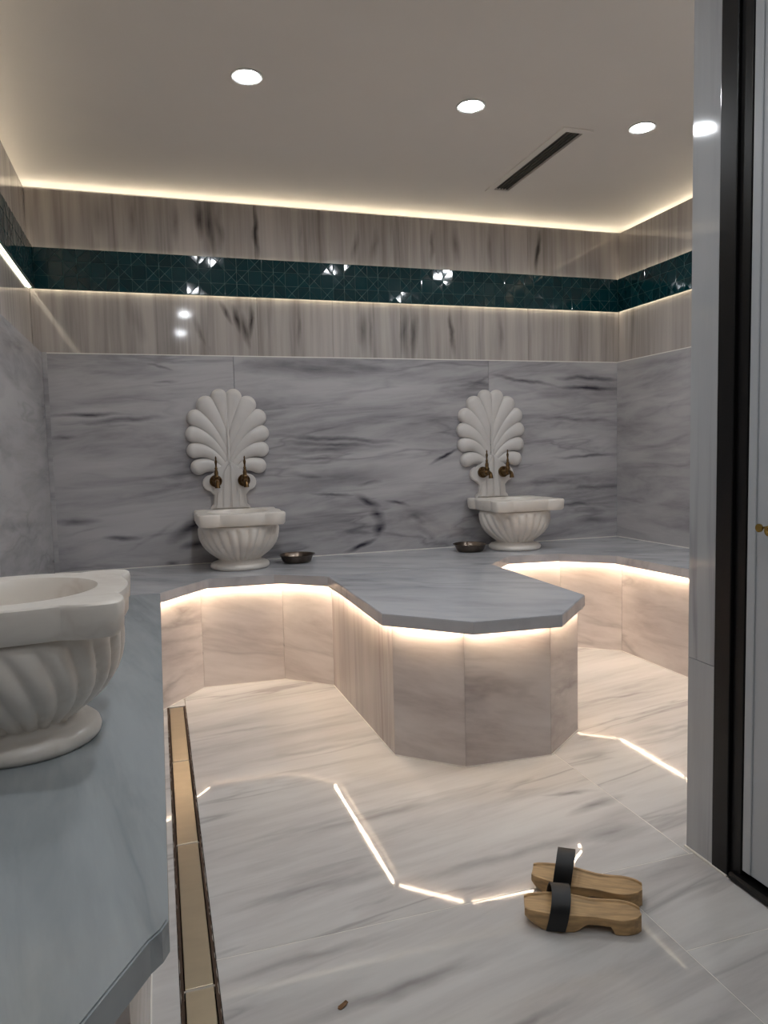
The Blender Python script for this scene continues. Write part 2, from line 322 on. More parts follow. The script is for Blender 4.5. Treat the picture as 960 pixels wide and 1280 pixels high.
bbox('wall_core', -.95, 3.2, YB+.165, YB+.25, 0, 2.7, M_PLASTER, wall_back)
wall_rows(wall_back, 'Y', YBL, YB, 1, XL, XR, (.42, 1.925), (.56, 1.38, 2.2), (.56, 1.38, 2.2), (M_LOW, M_UP))
wall_left = struct('wall_left', 'left marble wall beside the long bench with green mosaic band')
bbox('wall_core', XL-.25, XL-.165, -1.9, 4.2, 0, 2.7, M_PLASTER, wall_left)
wall_rows(wall_left, 'X', XLL, XL, -1, YFRONT, YB, (.1, 1.6, 2.7), (.1, 1.6, 2.9), (.1, 1.6, 2.9), (M_LOWS, M_UPS))
wall_right = struct('wall_right', 'right marble wall of the far alcove with green mosaic band')
bbox('wall_core', XR+.165, XR+.25, 1.3, 4.2, 0, 2.7, M_PLASTER, wall_right)
wall_rows(wall_right, 'X', XRL, XR, 1, YP, YB, (2.6,), (2.9,), (2.9,), (M_LOWS, M_UPS))
wall_front = struct('wall_front', 'wall behind the viewer, plain marble')
bbox('wall_core', -.9, 1.6, YFRONT-.12, YFRONT, 0, 2.7, M_GREYW, wall_front)

# partition: marble end face beside the door, closes the alcove towards the viewer
part = struct('wall_partition', 'narrow polished marble strip of wall beside the black door frame')
bbox('wall_core', XP+.02, XP+.16, 1.495, YP-.02, 0, 2.7, M_PLASTER, part)
bbox('wall_core', XP+.16, 3.1, YP-.12, YP-.02, 0, 2.7, M_PLASTER, part)
for z0, z1 in ((.533+G, CEIL), (0, .533)):
    o = bbox('marble_slab', XP, XP+.02, 1.495, YP, z0, z1, M_POST, part, .001)
    for v in o.data.vertices: v.co.x += (v.co.y-1.55)*.03      # slab turned slightly out of square to shift the lamp reflection
bbox('pale_bead', XP-.007, XP-.0005, 1.44, YP, 0, .005, M_BEAD, part, .001)
bbox('marble_slab', XP+.0205, 3.1, YP-.02, YP, 0, CEIL, M_POST, part, .001)
bbox('wall_core', XP, XP+.12, -1.7, .38, 0, 2.7, M_PLASTER, part)
bbox('wall_core', XP, XP+.12, .38, 1.495, 2.34, 2.7, M_PLASTER, part)

# ceiling with a recessed slot for the grille
ceil = struct('ceiling', 'plain pale ceiling glowing along its edges from hidden lights')
VX0, VX1, VY0, VY1 = 1.80, 1.885, 2.93, 3.655
for a in ((-.95, VX0, -1.9, 4.3), (VX1, 3.2, -1.9, 4.3), (VX0, VX1, -1.9, VY0), (VX0, VX1, VY1, 4.3)):
    bbox('ceiling_board', a[0], a[1], a[2], a[3], CEIL, CEIL+.02, M_CEIL, ceil)
bbox('ceiling_core', -.9, 3.2, -1.9, 4.3, CEIL+.06, CEIL+.1, M_PLASTER, ceil)
vent = thing('ceiling_vent', 'long dark slot air grille with pale frame in the ceiling', 'vent', ((VX0+VX1)/2, (VY0+VY1)/2, CEIL))
bm = bmesh.new(); a, b = (VX1-VX0)/2, (VY1-VY0)/2; w = .034
box(bm, -a-w, -a, -b-w, b+w, -.006, -.001); box(bm, a, a+w, -b-w, b+w, -.006, -.001)
box(bm, -a, a, -b-w, -b, -.006, -.001); box(bm, -a, a, b, b+w, -.006, -.001)
obj('frame', bm, M_CEIL, vent)
bbox('backing', -a, a, -b, b, .006, .009, M_VENT, vent)
for i in range(5):
    x = -a+.008+i*(2*a-.016)/4
    bbox('blade', x-.0015, x+.0015, -b, b, .0005, .0058, M_VENT, vent)

# ------------------------------------------------------------------ green mosaic: square tiles with an eight-pointed star cut into each
def star_cells(S):
    """convex pieces of a square of half side S cut by straight lines"""
    cells = [[(-S,-S),(S,-S),(S,S),(-S,S)]]
    a = S*.36
    lines = [(1,0,a),(1,0,-a),(0,1,a),(0,1,-a)]
    r = .7071
    for s in (1, -1):
        lines += [(r*s, r, a*1.42), (r*s, r, -a*1.42), (r*s, r, S*1.06), (r*s, r, -S*1.06)]
    for nx, ny, d in lines:
        out = []
        for c in cells:
            pa, pb = [], []
            n = len(c)
            for i in range(n):
                p, q = c[i], c[(i+1) % n]
                dp, dq = p[0]*nx+p[1]*ny-d, q[0]*nx+q[1]*ny-d
                if dp >= -1e-9: pa.append(p)
                if dp <= 1e-9: pb.append(p)
                if dp*dq < -1e-16:
                    t = dp/(dp-dq); x = (p[0]+t*(q[0]-p[0]), p[1]+t*(q[1]-p[1])); pa.append(x); pb.append(x)
            for k in (pa, pb):
                ar = abs(sum(k[i][0]*k[(i+1) % len(k)][1]-k[(i+1) % len(k)][0]*k[i][1] for i in range(len(k))))/2 if len(k) > 2 else 0
                if ar > 1.2e-5: out.append(k)
        cells = out
    return cells
def mosaic_mesh(S, seed):
    rnd = random.Random(seed); bm = bmesh.new()
    tone = bm.verts.layers.float.new('tone')
    for v in box(bm, -S, S, .0022, .011, -S, S): v[tone] = 1.0     # dark bed, local: x along wall, y depth (0 = face), z up
    for c in star_cells(S):
        cx = sum(p[0] for p in c)/len(c); cy = sum(p[1] for p in c)/len(c)
        tx, ty = rnd.gauss(0, .012), rnd.gauss(0, .012); tn = rnd.random()
        def ring(off, y, tilt=True):
            res = []
            for p in c:
                dx, dy = p[0]-cx, p[1]-cy; l = math.hypot(dx, dy); k = max(.15, 1-off/l)
                x, z = cx+dx*k, cy+dy*k
                vv = bm.verts.new((x, y+((x-cx)*tx+(z-cy)*ty if tilt else 0), z)); vv[tone] = tn; res.append(vv)
            return res
        r0, r1, r2 = ring(.0014, .005, False), ring(.0017, .0014), ring(.0048, 0)
        n = len(c)
        for A, B in ((r0, r1), (r1, r2)):
            for i in range(n): bm.faces.new((A[i], A[(i+1) % n], B[(i+1) % n], B[i]))
        bm.faces.new(r2)
    bmesh.ops.recalc_face_normals(bm, faces=bm.faces[:])
    me = bpy.data.meshes.new('mosaic_tile'); bm.to_mesh(me); bm.free(); me.materials.append(M_MOS); me.materials.append(M_MOSG)
    for p in me.polygons: p.material_index = 1 if p.index < 6 else 0
    return me
S = (ZM1-ZM0)/2
mos = [mosaic_mesh(S, k) for k in range(5)]
def mosaic_run(parent, axis, face, sign, a0, a1):
    n = round((a1-a0)/(2*S)); st = (a1-a0)/n
    for i in range(n):
        o = bpy.data.objects.new('mosaic_tile', random.choice(mos)); COL.objects.link(o); o.parent = parent
        c = a0+(i+.5)*st; o.scale = (st/(2*S)*.997, 1, 1)
        if axis == 'Y': o.location = (c, face, (ZM0+ZM1)/2)
        else: o.location = (face, c, (ZM0+ZM1)/2); o.rotation_euler = (0, 0, -PI/2*sign)
    # the panel the tiles are stuck on
P = .028   # how far the band stands out
def band_panel(parent, axis, face_up, sign, a0, a1):
    lo, hi = sorted((face_up-sign*(P-.011), face_up-sign*(P-.0125)))
    if axis == 'Y': bbox('mosaic_backing', a0, a1, lo, hi, ZM0+.001, ZM1-.001, M_MOSG, parent)
    else: bbox('mosaic_backing', lo, hi, a0, a1, ZM0+.001, ZM1-.001, M_MOSG, parent)
mosaic_run(wall_back, 'Y', YB-P, 1, XL+P, XR-P); band_panel(wall_back, 'Y', YB, 1, XL+.005, XR-.005)
for o in wall_back.children:        # upper course and mosaic tilted back to bring lamp reflections onto the mosaic
    if o.name.startswith('mosaic_tile'): o.rotation_euler = (-.029, 0, 0)
    if o.name.startswith('marble_slab') and max(v.co.z for v in o.data.vertices) > 2.3:
        for v in o.data.vertices: v.co.y += (v.co.z-ZC)*.029
mosaic_run(wall_left, 'X', XL+P, -1, YFRONT, YB-P); band_panel(wall_left, 'X', XL, -1, YFRONT, YB-.018)
mosaic_run(wall_right, 'X', XR-P, 1, YP, YB-P); band_panel(wall_right, 'X', XR, 1, YP, YB-.018)

# ------------------------------------------------------------------ the marble bench
T = .043
bench = thing('marble_bench', 'continuous built-in marble bench with octagonal projecting island and lit underside', 'bench')
LIP = [(-.012, .90), (-.010, 3.20), (.209, 3.485), (.517, 3.468), (.744, 3.305), (.742, 2.438), (.986, 2.19), (1.312, 2.172),
       (1.573, 2.439), (1.590, 3.275), (1.803, 3.525), (2.082, 3.480), (2.30, 3.275), (2.335, 2.78), (2.335, YP)]
RIS = [(-.062, .89), (-.060, 3.22), (.172, 3.525), (.560, 3.51), (.765, 3.325), (.785, 2.455), (.985, 2.27), (1.313, 2.255),
       (1.535, 2.43), (1.545, 3.30), (1.775, 3.565), (2.12, 3.53), (2.372, 3.320), (2.378, 2.81), (2.378, YP)]
front = [(-.25, .50), (-.105, .743), (-.034, .866)]
left_pts = [(XLL, .50)]+front+[(-.020, .882), LIP[0], LIP[1], (XLL, 3.20)]
g = .0007
poly_prism('bench_slab', left_pts, HB-T, HB, M_TOPL, bench, .0025)
poly_prism('bench_slab', [(XLL, 3.20+g), (-.010, 3.20+g), LIP[2], LIP[3], LIP[4], (1.590, 3.275+.03), LIP[10], LIP[11], LIP[12], (XRL, 3.275), (XRL, YBL), (XLL, YBL)], HB-T, HB, M_TOP, bench, .0025)
poly_prism('bench_slab', [(LIP[4][0], LIP[4][1]-g), LIP[5], LIP[6], LIP[7], LIP[8], LIP[9], (1.590, 3.275+.03-g)], HB-T, HB, M_TOP, bench, .0025)
poly_prism('bench_slab', [(LIP[12][0], 3.275-g), LIP[13], LIP[14], (XRL, YP), (XRL, 3.275-g)], HB-T, HB, M_TOP, bench, .0025)
def segs(P_, k0, k1): return list(zip(P_[k0:k1], P_[k0+1:k1+1]))
def riser(p, q, mt):
    p, q = Vector((*p, 0)), Vector((*q, 0)); d = (q-p).normalized(); nrm = Vector((-d.y, d.x, 0))   # towards the masonry (left of travel)
    t = .02; bm = bmesh.new(); c = []
    for z in (0.0, HB-T):
        for s in (p+d*g, q-d*g, q-d*(g+.0)+nrm*t, p+d*(g+.0)+nrm*t): c.append(bm.verts.new((s.x, s.y, z+ (0.0005 if z == 0 else -.0003))))
    for f in ((0,3,2,1),(4,5,6,7),(0,1,5,4),(1,2,6,5),(2,3,7,6),(3,0,4,7)): bm.faces.new([c[i] for i in f])
    return obj('riser_panel', bm, mt, bench)
def part_seg(p, q, n):
    r = []
    for i in range(n):
        a, b = i/n, (i+1)/n
        r.append(((p[0]+(q[0]-p[0])*a, p[1]+(q[1]-p[1])*a), (p[0]+(q[0]-p[0])*b, p[1]+(q[1]-p[1])*b)))
    return r
allseg = []
for i, (p, q) in enumerate(segs(RIS, 0, len(RIS)-1)):
    n = {0: 3, 4: 1, 8: 1, 13: 2}.get(i, 1)
    for a, b in part_seg(p, q, n): riser(a, b, M_RISV if i == 4 else M_RIS)
# chamfered front end of the left bench
for a, b in (((-.30, .55), (-.15, .79)), ((-.15, .79), (-.062, .89)), ((XLL, .55), (-.30, .55))): riser(a, b, M_RIS)
# LED strips under the lip, close to the risers
def strip(P_, name='led_strip'):
    bm = bmesh.new()
    for p, q in zip(P_, P_[1:]):
        p, q = Vector((*p, 0)), Vector((*q, 0)); d = (q-p).normalized(); n_ = Vector((d.y, -d.x, 0))
        o0, o1 = n_*.012, n_*.020; c = []
        for z in (HB-T-.0012, HB-T-.0004):
            for s in (p+o0+d*.01, q+o0-d*.01, q+o1-d*.01, p+o1+d*.01): c.append(bm.verts.new((s.x, s.y, z)))
        for f in ((0,3,2,1),(4,5,6,7),(0,1,5,4),(1,2,6,5),(2,3,7,6),(3,0,4,7)): bm.faces.new([c[i] for i in f])
    return obj(name, bm, M_LEDB, bench)
def channel(P_, dep):  # unseen baffle added to hide the strips' floor reflection at low angles
    bm = bmesh.new()
    for p, q in zip(P_, P_[1:]):
        p, q = Vector((*p, 0)), Vector((*q, 0)); d = (q-p).normalized(); n_ = Vector((d.y, -d.x, 0))
        o0, o1 = n_*.0215, n_*.0235; c = []
        for z in (HB-T-dep, HB-T-.0003):
            for s in (p+o0, q+o0, q+o1, p+o1): c.append(bm.verts.new((s.x, s.y, z)))
        for f in ((0,3,2,1),(4,5,6,7),(0,1,5,4),(1,2,6,5),(2,3,7,6),(3,0,4,7)): bm.faces.new([c[i] for i in f])
    return obj('led_baffle', bm, M_WHITE, bench)
channel(RIS[1:5], .0066); channel(RIS[4:10], .0042); channel(RIS[9:], .0042)
strip(RIS[1:5]); strip(RIS[4:10]); strip(RIS[9:])

# pale filler beads in the joints; those on the wall ledge paint a highlight
def bead_run(parent, P_, z0, z1, w, side=1):
    bm = bmesh.new()
    for p, q in zip(P_, P_[1:]):
        p, q = Vector((*p, 0)), Vector((*q, 0)); d = (q-p).normalized(); n_ = Vector((d.y, -d.x, 0))*side; c = []
        for z in (z0, z1):
            for s in (p, q, q+n_*w, p+n_*w): c.append(bm.verts.new((s.x, s.y, z)))
        for f in ((0,3,2,1),(4,5,6,7),(0,1,5,4),(1,2,6,5),(2,3,7,6),(3,0,4,7)): bm.faces.new([c[i] for i in f])
    return obj('pale_bead', bm, M_BEAD, parent)
bead_run(bench, RIS, 0, .0025, .0025)
bead_run(bench, [(XLL, YBL), (XRL, YBL)], HB, HB+.004, .004); bead_run(bench, [(XRL, YBL), (XRL, YP)], HB, HB+.004, .004)
bead_run(wall_back, [(XLL, YBL), (XRL, YBL)], ZL-.006, ZL-.001, .001)  # pale strip painted in for the bright line along the ledge
bead_run(wall_right, [(XRL, YBL), (XRL, YP)], ZL-.006, ZL-.001, .001)  # same painted ledge highlight on the right wall
bbox('corner_bead', XLL, XLL+.022, YBL-.004, YBL-.0005, HB+.004, ZL, M_LOWS, wall_back, .001)

# ------------------------------------------------------------------ floor drain
drain = thing('floor_drain', 'long narrow steel floor drain of plates beside the left bench', 'drain')
bbox('channel', DX0, DX1, DY0, DY1, -.044, -.03, M_DARK, drain)
bbox('channel_side', DX0+.0005, DX0+.003, DY0, DY1, -.03, -.002, M_GROUT, drain)
bbox('channel_side', DX1-.003, DX1-.0005, DY0, DY1, -.03, -.002, M_GROUT, drain)
for x0, x1 in ((DX0+.003, DX0+.0105), (DX1-.0105, DX1-.003)):
    bm = bmesh.new(); n = 220; rows = []
    for i in range(n+1):
        y = DY0+(DY1-DY0)*i/n; j = random.uniform(-.0016, .0016)
        out, inn = (x0-.0015, x1-.003) if x0 < .03 else (x0+.003, x1+.0015)
        if x0 < .03: out += j-.0006
        else: inn += j+.0006
        rows.append([bm.verts.new((out, y, -.0006)), bm.verts.new((inn, y, -.0006)), bm.verts.new((inn, y, -.02)), bm.verts.new((out, y, -.02))])
    for p, q in zip(rows, rows[1:]):
        for k in range(4): bm.faces.new((p[k], p[(k+1) % 4], q[(k+1) % 4], q[k]))
    bm.faces.new(rows[0]); bm.faces.new(rows[-1][::-1])
    obj('worn_sealant', bm, M_DARK, drain)
ys = [DY1-.004, 2.684, 2.086, 1.487, .888, .556]
for i, (b, a) in enumerate(zip(ys, ys[1:])):
    o = bbox('cover_plate', DX0+.010, DX1-.010, a+.004, b-.004, -.012, -.0015, M_STEEL, drain, .001)
    if a > .6: bbox('plate_joint', DX0+.003, DX1-.003, a-.003, a+.003, -.02, -.003, M_GROUT, drain)

# ------------------------------------------------------------------ carved basins
def lerp(a, b, t): return a+(b-a)*t
def rim_outline(a):
    """eight-lobed square, four bulging sides and four corner ears"""
    q = []
    for i in range(7): s = i/6; q.append((a*(.93+.075*math.cos(PI/2*s)**1.0), .50*a*s))
    for t in ((.955, .56), (.985, .64), (.995, .74), (.985, .86), (.955, .93)): q.append((a*t[0], a*t[1]))
    m_ = [(y, x) for x, y in reversed(q)]
    q = q+m_[0:]               # one quarter from angle 0 to 90
    full = []
    for k in range(4):
        c, s = math.cos(k*PI/2), math.sin(k*PI/2)
        full += [(x*c-y*s, x*s+y*c) for x, y in q[:-1]]
    return full
def make_basin(label):
    """local: centre of foot at origin, front towards -Y, height .292"""
    HR = .292; t = thing('marble_basin', label, 'basin', group='carved marble wash basins on the bench')
    out = rim_outline(.218); n = len(out)
    bm = bmesh.new()
    def ringo(k, z): return [bm.verts.new((x*k, y*k, z)) for x, y in out]
    def ringc(r, z): return [bm.verts.new((r*math.cos(math.atan2(y, x)), r*math.sin(math.atan2(y, x)), z)) for x, y in out]
    R_ = [ringc(.17, HR-.062), ringo(.955, HR-.062), ringo(.985, HR-.052), ringo(1, HR-.010), ringo(.992, HR-.003), ringo(.975, HR)]
    for i in range(1, 5):     # flat rim blending to the round opening
        k = i/4
        R_.append([bm.verts.new((lerp(x*.975, .158*math.cos(math.atan2(y, x)), k), lerp(y*.975, .158*math.sin(math.atan2(y, x)), k), HR)) for x, y in out])
    for r, z in ((.153, HR-.006), (.148, HR-.03), (.138, HR-.08), (.115, HR-.13), (.08, HR-.165), (.04, HR-.18), (.012, HR-.183)): R_.append(ringc(r, z))
    for a, b in zip(R_, R_[1:]):
        for i in range(n): bm.faces.new((a[i], a[(i+1) % n], b[(i+1) % n], b[i]))
    bm.faces.new(R_[-1])
    o = obj('rim_and_bowl', bm, M_BASIN, t, 35)
    # fluted body
    bm = bmesh.new(); N = 240; prof = [(HR-.0615, .188), (HR-.068, .199), (HR-.085, .204), (.175, .202), (.15, .197), (.125, .187), (.1, .169), (.08, .148), (.062, .123), (.05, .108), (.042, .105)]
    pr = []
    for (z0, r0), (z1, r1) in zip(prof, prof[1:]):
        for k in range(3): pr.append((lerp(z0, z1, k/3), lerp(r0, r1, k/3)))
    pr.append(prof[-1]); rings = []
    for z, r in pr:
        tt = (HR-.0615-z)/(HR-.0615-.042); ring = []
        env = min(1, max(0, (tt-.06)/.10))*min(1, max(0, (1-tt)/.10))
        for i in range(N):
            ang = 2*PI*i/N; ph = ang+PI/2              # ph = 0 at the front (-Y)
            ph = (ph+PI) % (2*PI)-PI
            p0 = ph+.5*tt*math.sin(ph)         # the flutes lean in towards the front as they go down
            fl = abs(math.cos(p0*11)); d = -.014*env*(1-fl)**1.15
            rr = r+d+.003*env
            ring.append(bm.verts.new((rr*math.cos(ang), rr*math.sin(ang), z)))
        rings.append(ring)
    for a, b in zip(rings, rings[1:]):
        for i in range(N): bm.faces.new((a[i], a[(i+1) % N], b[(i+1) % N], b[i]))
    bm.faces.new(rings[0]); bm.faces.new(rings[-1][::-1])
    obj('fluted_body', bm, M_BASIN, t, 60)
    bm = bmesh.new(); lathe(bm, [(.11, .0), (.143, .0), (.149, .006), (.151, .014), (.148, .024), (.139, .031), (.122, .035), (.112, .038), (.108, .046), (.10, .052)], 64)
    obj('foot', bm, M_BASIN, t, 50)
    return t
b1 = make_basin('carved white marble basin under the left wall shell')
b1.location = (.392, 3.79, HB+.0006)
dup(b1, (1.975, 3.79, HB+.0006), 0, 'carved white marble basin under the right wall shell')
b3 = dup(b1, (-.286, 1.605, HB+.0006), PI/2, 'large near carved white marble basin cut off by left picture edge')

b3.scale = (1, 1, 1.06)
# ------------------------------------------------------------------ shell shaped wall stones
U = .00106
def bez(p0, p1, p2, t): return tuple((1-t)**2*a+2*t*(1-t)*b+t*t*c for a, b, c in zip(p0, p1, p2))
def petal(parent, root, ctrl, tip, r, ysh=0.0):
    bm = bmesh.new(); N, K = 22, 14; rings = []
    L_ = 0; pts = [bez(root, ctrl, tip, i/60) for i in range(61)]
    total = sum(math.dist(a, b) for a, b in zip(pts, pts[1:]))+r
    # arc positions: widening up to the tip centre, then a round end
    st = []
    for i in range(N): st.append((i/(N-1)*.999, None))
    for i in range(N):
        t = i/(N-1); c = bez(root, ctrl, tip, t); e = bez(root, ctrl, tip, min(1, t+.01)); b = bez(root, ctrl, tip, max(0, t-.01))
        d = Vector((e[0]-b[0], e[1]-b[1])).normalized(); w = lerp(6, r, t**.6)
        rings.append((Vector(c), d, w))
    c, d, w = rings[-1]
    for i in range(1, 8):
        a = i/7.2*PI/2; rings.append((c+d*(r*math.sin(a)), d, r*math.cos(a)))
    R_ = []
    for c, d, w in rings:
        nrm = Vector((-d.y, d.x)); ring = []
        for k in range(K+1):
            a = PI*k/K; s = math.cos(a)*w; dep = 6+min(30, w*.8)*math.sin(a)**.75
            ring.append(bm.verts.new(((c.x+nrm.x*s)*U, -(dep+ysh)*U, (c.y+nrm.y*s)*U)))
        ring.append(bm.verts.new(((c.x-nrm.x*w)*U, 0, (c.y-nrm.y*w)*U))); ring.append(bm.verts.new(((c.x+nrm.x*w)*U, 0, (c.y+nrm.y*w)*U)))
        R_.append(ring)
    n = K+3
    for a, b in zip(R_, R_[1:]):
        for i in range(n): bm.faces.new((a[i], a[(i+1) % n], b[(i+1) % n], b[i]))
    bm.faces.new(R_[0]); bm.faces.new(R_[-1][::-1])
    return obj('petal', bm, M_SHELL, parent, 50)
def flat_plate(name, pts, y0, y1, parent, bev=.004):
    bm = bmesh.new(); vs = [bm.verts.new((x*U, -y1*U, z*U)) for x, z in pts]; f = bm.faces.new(vs)
    r = bmesh.ops.extrude_face_region(bm, geom=[f])
    for v in [e for e in r['geom'] if isinstance(e, bmesh.types.BMVert)]: v.co.y = -y0*U
    es = [e for e in bm.edges if all(abs(v.co.y+y1*U) < 1e-6 for v in e.verts)]
    bmesh.ops.bevel(bm, geom=es, offset=bev, segments=3, affect='EDGES')
    return obj(name, bm, M_SHELL, parent, 40)
def make_shell(label):
    t = thing('shell_wall_stone', label, 'carving', group='carved shell stones on the far wall')
    for (tu, tv, r, ru, rv, cu, cv) in ((36, 565, 41, 3, 380, 14, 480), (102, 524, 47, 4, 300, 42, 440), (154, 460, 44, 5, 255, 62, 410),
                                        (168, 380, 42, 6, 225, 72, 360), (166, 298, 40, 8, 195, 75, 305), (150, 214, 40, 12, 160, 72, 245)):
        for s in (1, -1): petal(t, (ru*s, rv), (cu*s, cv), (tu*s, tv), r)
    pts = [(-100, 0), (-96, 12), (-84, 24), (-80, 70), (-96, 88)]
    for k in range(9):
        a = -PI*.55-(k/8)*PI*.95; pts.append((-92+42*math.cos(a), 132+42*math.sin(a)))
    pts += [(-60, 200), (0, 250)]
    pts = pts+[(-x, z) for x, z in reversed(pts[:-1])]
    flat_plate('neck', pts, 0, 24, t)
    for s in (-1, 1):
        flat_plate('neck_ridge', [(3*s, 2), (40*s, 2), (36*s, 90), (30*s, 190), (6*s, 230), (3*s, 235)], 10, 32, t, .005)
        flat_plate('neck_ridge', [(43*s, 2), (80*s, 2), (72*s, 22), (66*s, 80), (42*s, 100)], 10, 29, t, .004)
    tube_pts = [(0, -.022, z*U) for z in (235, 330, 430, 520)]
    bm = bmesh.new(); tube(bm, tube_pts, [.007, .006, .005, .003], 10); obj('midrib', bm, M_SHELL, t, 60)
    return t
s1 = make_shell('white marble shell stone above left basin, with upright-handled taps seen head on')
s1.location = (.374, YBL, HB+.294)
dup(s1, (1.930, YBL, HB+.294), 0, 'white marble shell stone above right basin, near the alcove corner')

# ------------------------------------------------------------------ taps
def make_tap(label):
    t = thing('brass_tap', label, 'tap', group='old brass taps on the shell stones')
    bm = bmesh.new(); lathe(bm, [(.030, 0), (.033, -.004), (.033, -.009), (.027, -.013), (.024, -.012), (.021, -.018), (.014, -.021), (.012, -.022)], 32, 'Y')
    for i in range(16):
        a = 2*PI*i/16; lathe(bm, [(.0035, -.006), (.0035, -.0145), (.001, -.0165)], 8, 'Y', (.029*math.cos(a), 0, .029*math.sin(a)))
    obj('flange', bm, M_BRASS, t, 40)
    bm = bmesh.new(); lathe(bm, [(.011, -.018), (.0115, -.03), (.016, -.034), (.016, -.038), (.012, -.042), (.013, -.05), (.019, -.056), (.019, -.068), (.013, -.074), (.011, -.078), (.014, -.081), (.010, -.085)], 24, 'Y')
    tube(bm, [(0, -.078, 0), (0, -.095, -.001), (0, -.108, -.007), (0, -.114, -.02), (0, -.115, -.034)], [.0105, .0105, .011, .012, .0145], 16)
    obj('spout', bm, M_BRASS, t, 40)
    bm = bmesh.new(); lathe(bm, [(.013, .012), (.016, .02), (.014, .026), (.010, .032), (.011, .045), (.008, .058), (.0055, .062), (.0085, .068), (.0055, .074), (.0045, .085), (.007, .098), (.0075, .104), (.004, .112), (.0035, .118), (.005, .122), (.002, .132)], 20, 'Z', (0, -.062, 0))
    obj('handle', bm, M_BRASS, t, 50)
    return t
ty, tz = YBL-.024*1.06, HB+.294+.142*1.06
t1 = make_tap('brass tap on left shell stone, on its left side')
t1.location = (.374-.0745, ty, tz)
dup(t1, (.374+.0745, ty, tz), 0, 'brass tap on left shell stone, on its right side')
dup(t1, (1.930-.066, ty, tz), 0, 'brass tap on right shell stone, on its left side')
dup(t1, (1.930+.070, ty, tz), 0, 'brass tap on right shell stone, on its right side')

# ------------------------------------------------------------------ shallow bath bowls
bm = bmesh.new()
lathe(bm, [(.001, .004), (.028, .006), (.034, .004), (.066, .004), (.078, .012), (.090, .040), (.094, .043), (.098, .044), (.098, .0425), (.093, .041), (.088, .035), (.076, .009), (.065, .001), (.030, .001), (.001, .001)], 48, cap=False)
me = mesh_from(bm, 'hammam_bowl', 40); bmx = bmesh.new(); bmx.from_mesh(me); bmx.free()
for v in me.vertices: v.co.z = max(v.co.z, .0005)
bw = lk('metal_bowl', me, M_TAS); bw.location = (.697, 3.83, HB)
tag(bw, 'shallow dark metal wash bowl right of the left basin', 'bowl', 'metal wash bowls on the bench')
bw2 = bw.copy(); COL.objects.link(bw2); bw2.location = (1.695, 3.80, HB)
bw2['label'] = 'shallow dark metal wash bowl left of the right basin'

# ------------------------------------------------------------------ wooden bath clogs
def make_clog(label, strap_h, flip):
    """local +X from toe to heel, toe at 0, length .235"""
    t = thing('wooden_clog', label, 'clog', group='pair of wooden bath clogs')
    bm = bmesh.new(); n = 26; Lc = .262; rings = []
    def width(s):
        return lerp(.026, .047, min(1, s/.30)**.6) if s < .30 else (lerp(.047, .036, (s-.30)/.30) if s < .6 else (lerp(.036, .041, (s-.6)/.2) if s < .8 else .041*math.sqrt(max(.10, 1-((s-.8)/.21)**2*.95))))
    for i in range(n+1):
        s = i/n; x = s*Lc
        top = .040+.003*math.sin(s*PI*2)+(.004*(1-s/.25) if s < .25 else 0)
        if s < .16: bot = lerp(.026, 0, (s/.16)**.8)
        elif s < .44: bot = 0
        elif s < .52: bot = lerp(0, .016, (s-.44)/.08)
        elif s < .74: bot = .017
        elif s < .77: bot = lerp(.017, 0, (s-.74)/.03)
        else: bot = 0
        w = width(s); off = .004*math.sin(s*PI)*flip; rim = .0
        ring = [(-w*.93, bot), (-w, bot+.004), (-w, top-.001), (-w+.001, top), (-w+.006, top), (-w+.009, top-.0035), (w-.009, top-.0035), (w-.006, top), (w-.001, top), (w, top-.001), (w, bot+.004), (w*.93, bot)]
        rings.append([bm.verts.new((x, y+off, z)) for y, z in ring])
    m_ = len(rings[0])
    for a, b in zip(rings, rings[1:]):
        for i in range(m_): bm.faces.new((a[i], a[(i+1) % m_], b[(i+1) % m_], b[i]))
    bm.faces.new(rings[0]); bm.faces.new(rings[-1][::-1])
    obj('sole', bm, M_WOOD, t, 30)
    # strap: a wide band from side to side, arching over
    bm = bmesh.new(); K = 28; hw = .0215; xs = .068; R_ = []
    W = .0475
    for th in (0, .003):
        row = []
        for k in range(K+1):
            u = k/K
            if u < .16: y, z = -W-th, lerp(.008, .040, u/.16)
            elif u > .84: y, z = W+th, lerp(.040, .008, (u-.84)/.16)
            else:
                a = PI*(1-(u-.16)/.68); y = (W+th)*math.cos(a); z = .040+(strap_h+th)*math.sin(a)**.75
            row.append((y, z))
        R_.append(row)
    def vr(row, dx): return [bm.verts.new((xs+dx+.016*math.sin(PI*i/K), y, z)) for i, (y, z) in enumerate(row)]
    A, B, C, D_ = vr(R_[0], -hw), vr(R_[0], hw), vr(R_[1], hw), vr(R_[1], -hw)
    for i in range(K):
        for p, q in ((A, B), (B, C), (C, D_), (D_, A)): bm.faces.new((p[i], p[i+1], q[i+1], q[i]))
    bm.faces.new((A[0], B[0], C[0], D_[0])); bm.faces.new((A[-1], D_[-1], C[-1], B[-1]))
    obj('strap', bm, M_STRAP, t, 40)
    return t
c1 = make_clog('near wooden clog with black strap, in front of its mate', .040, 1)
c1.location = (.778, 1.462, 0); c1.rotation_euler = (0, 0, math.atan2(-.105, .215))
c2 = make_clog('far wooden clog with tall black strap, behind its mate', .060, -1)
c2.location = (.862, 1.575, 0); c2.rotation_euler = (0, 0, math.atan2(-.14, .20))

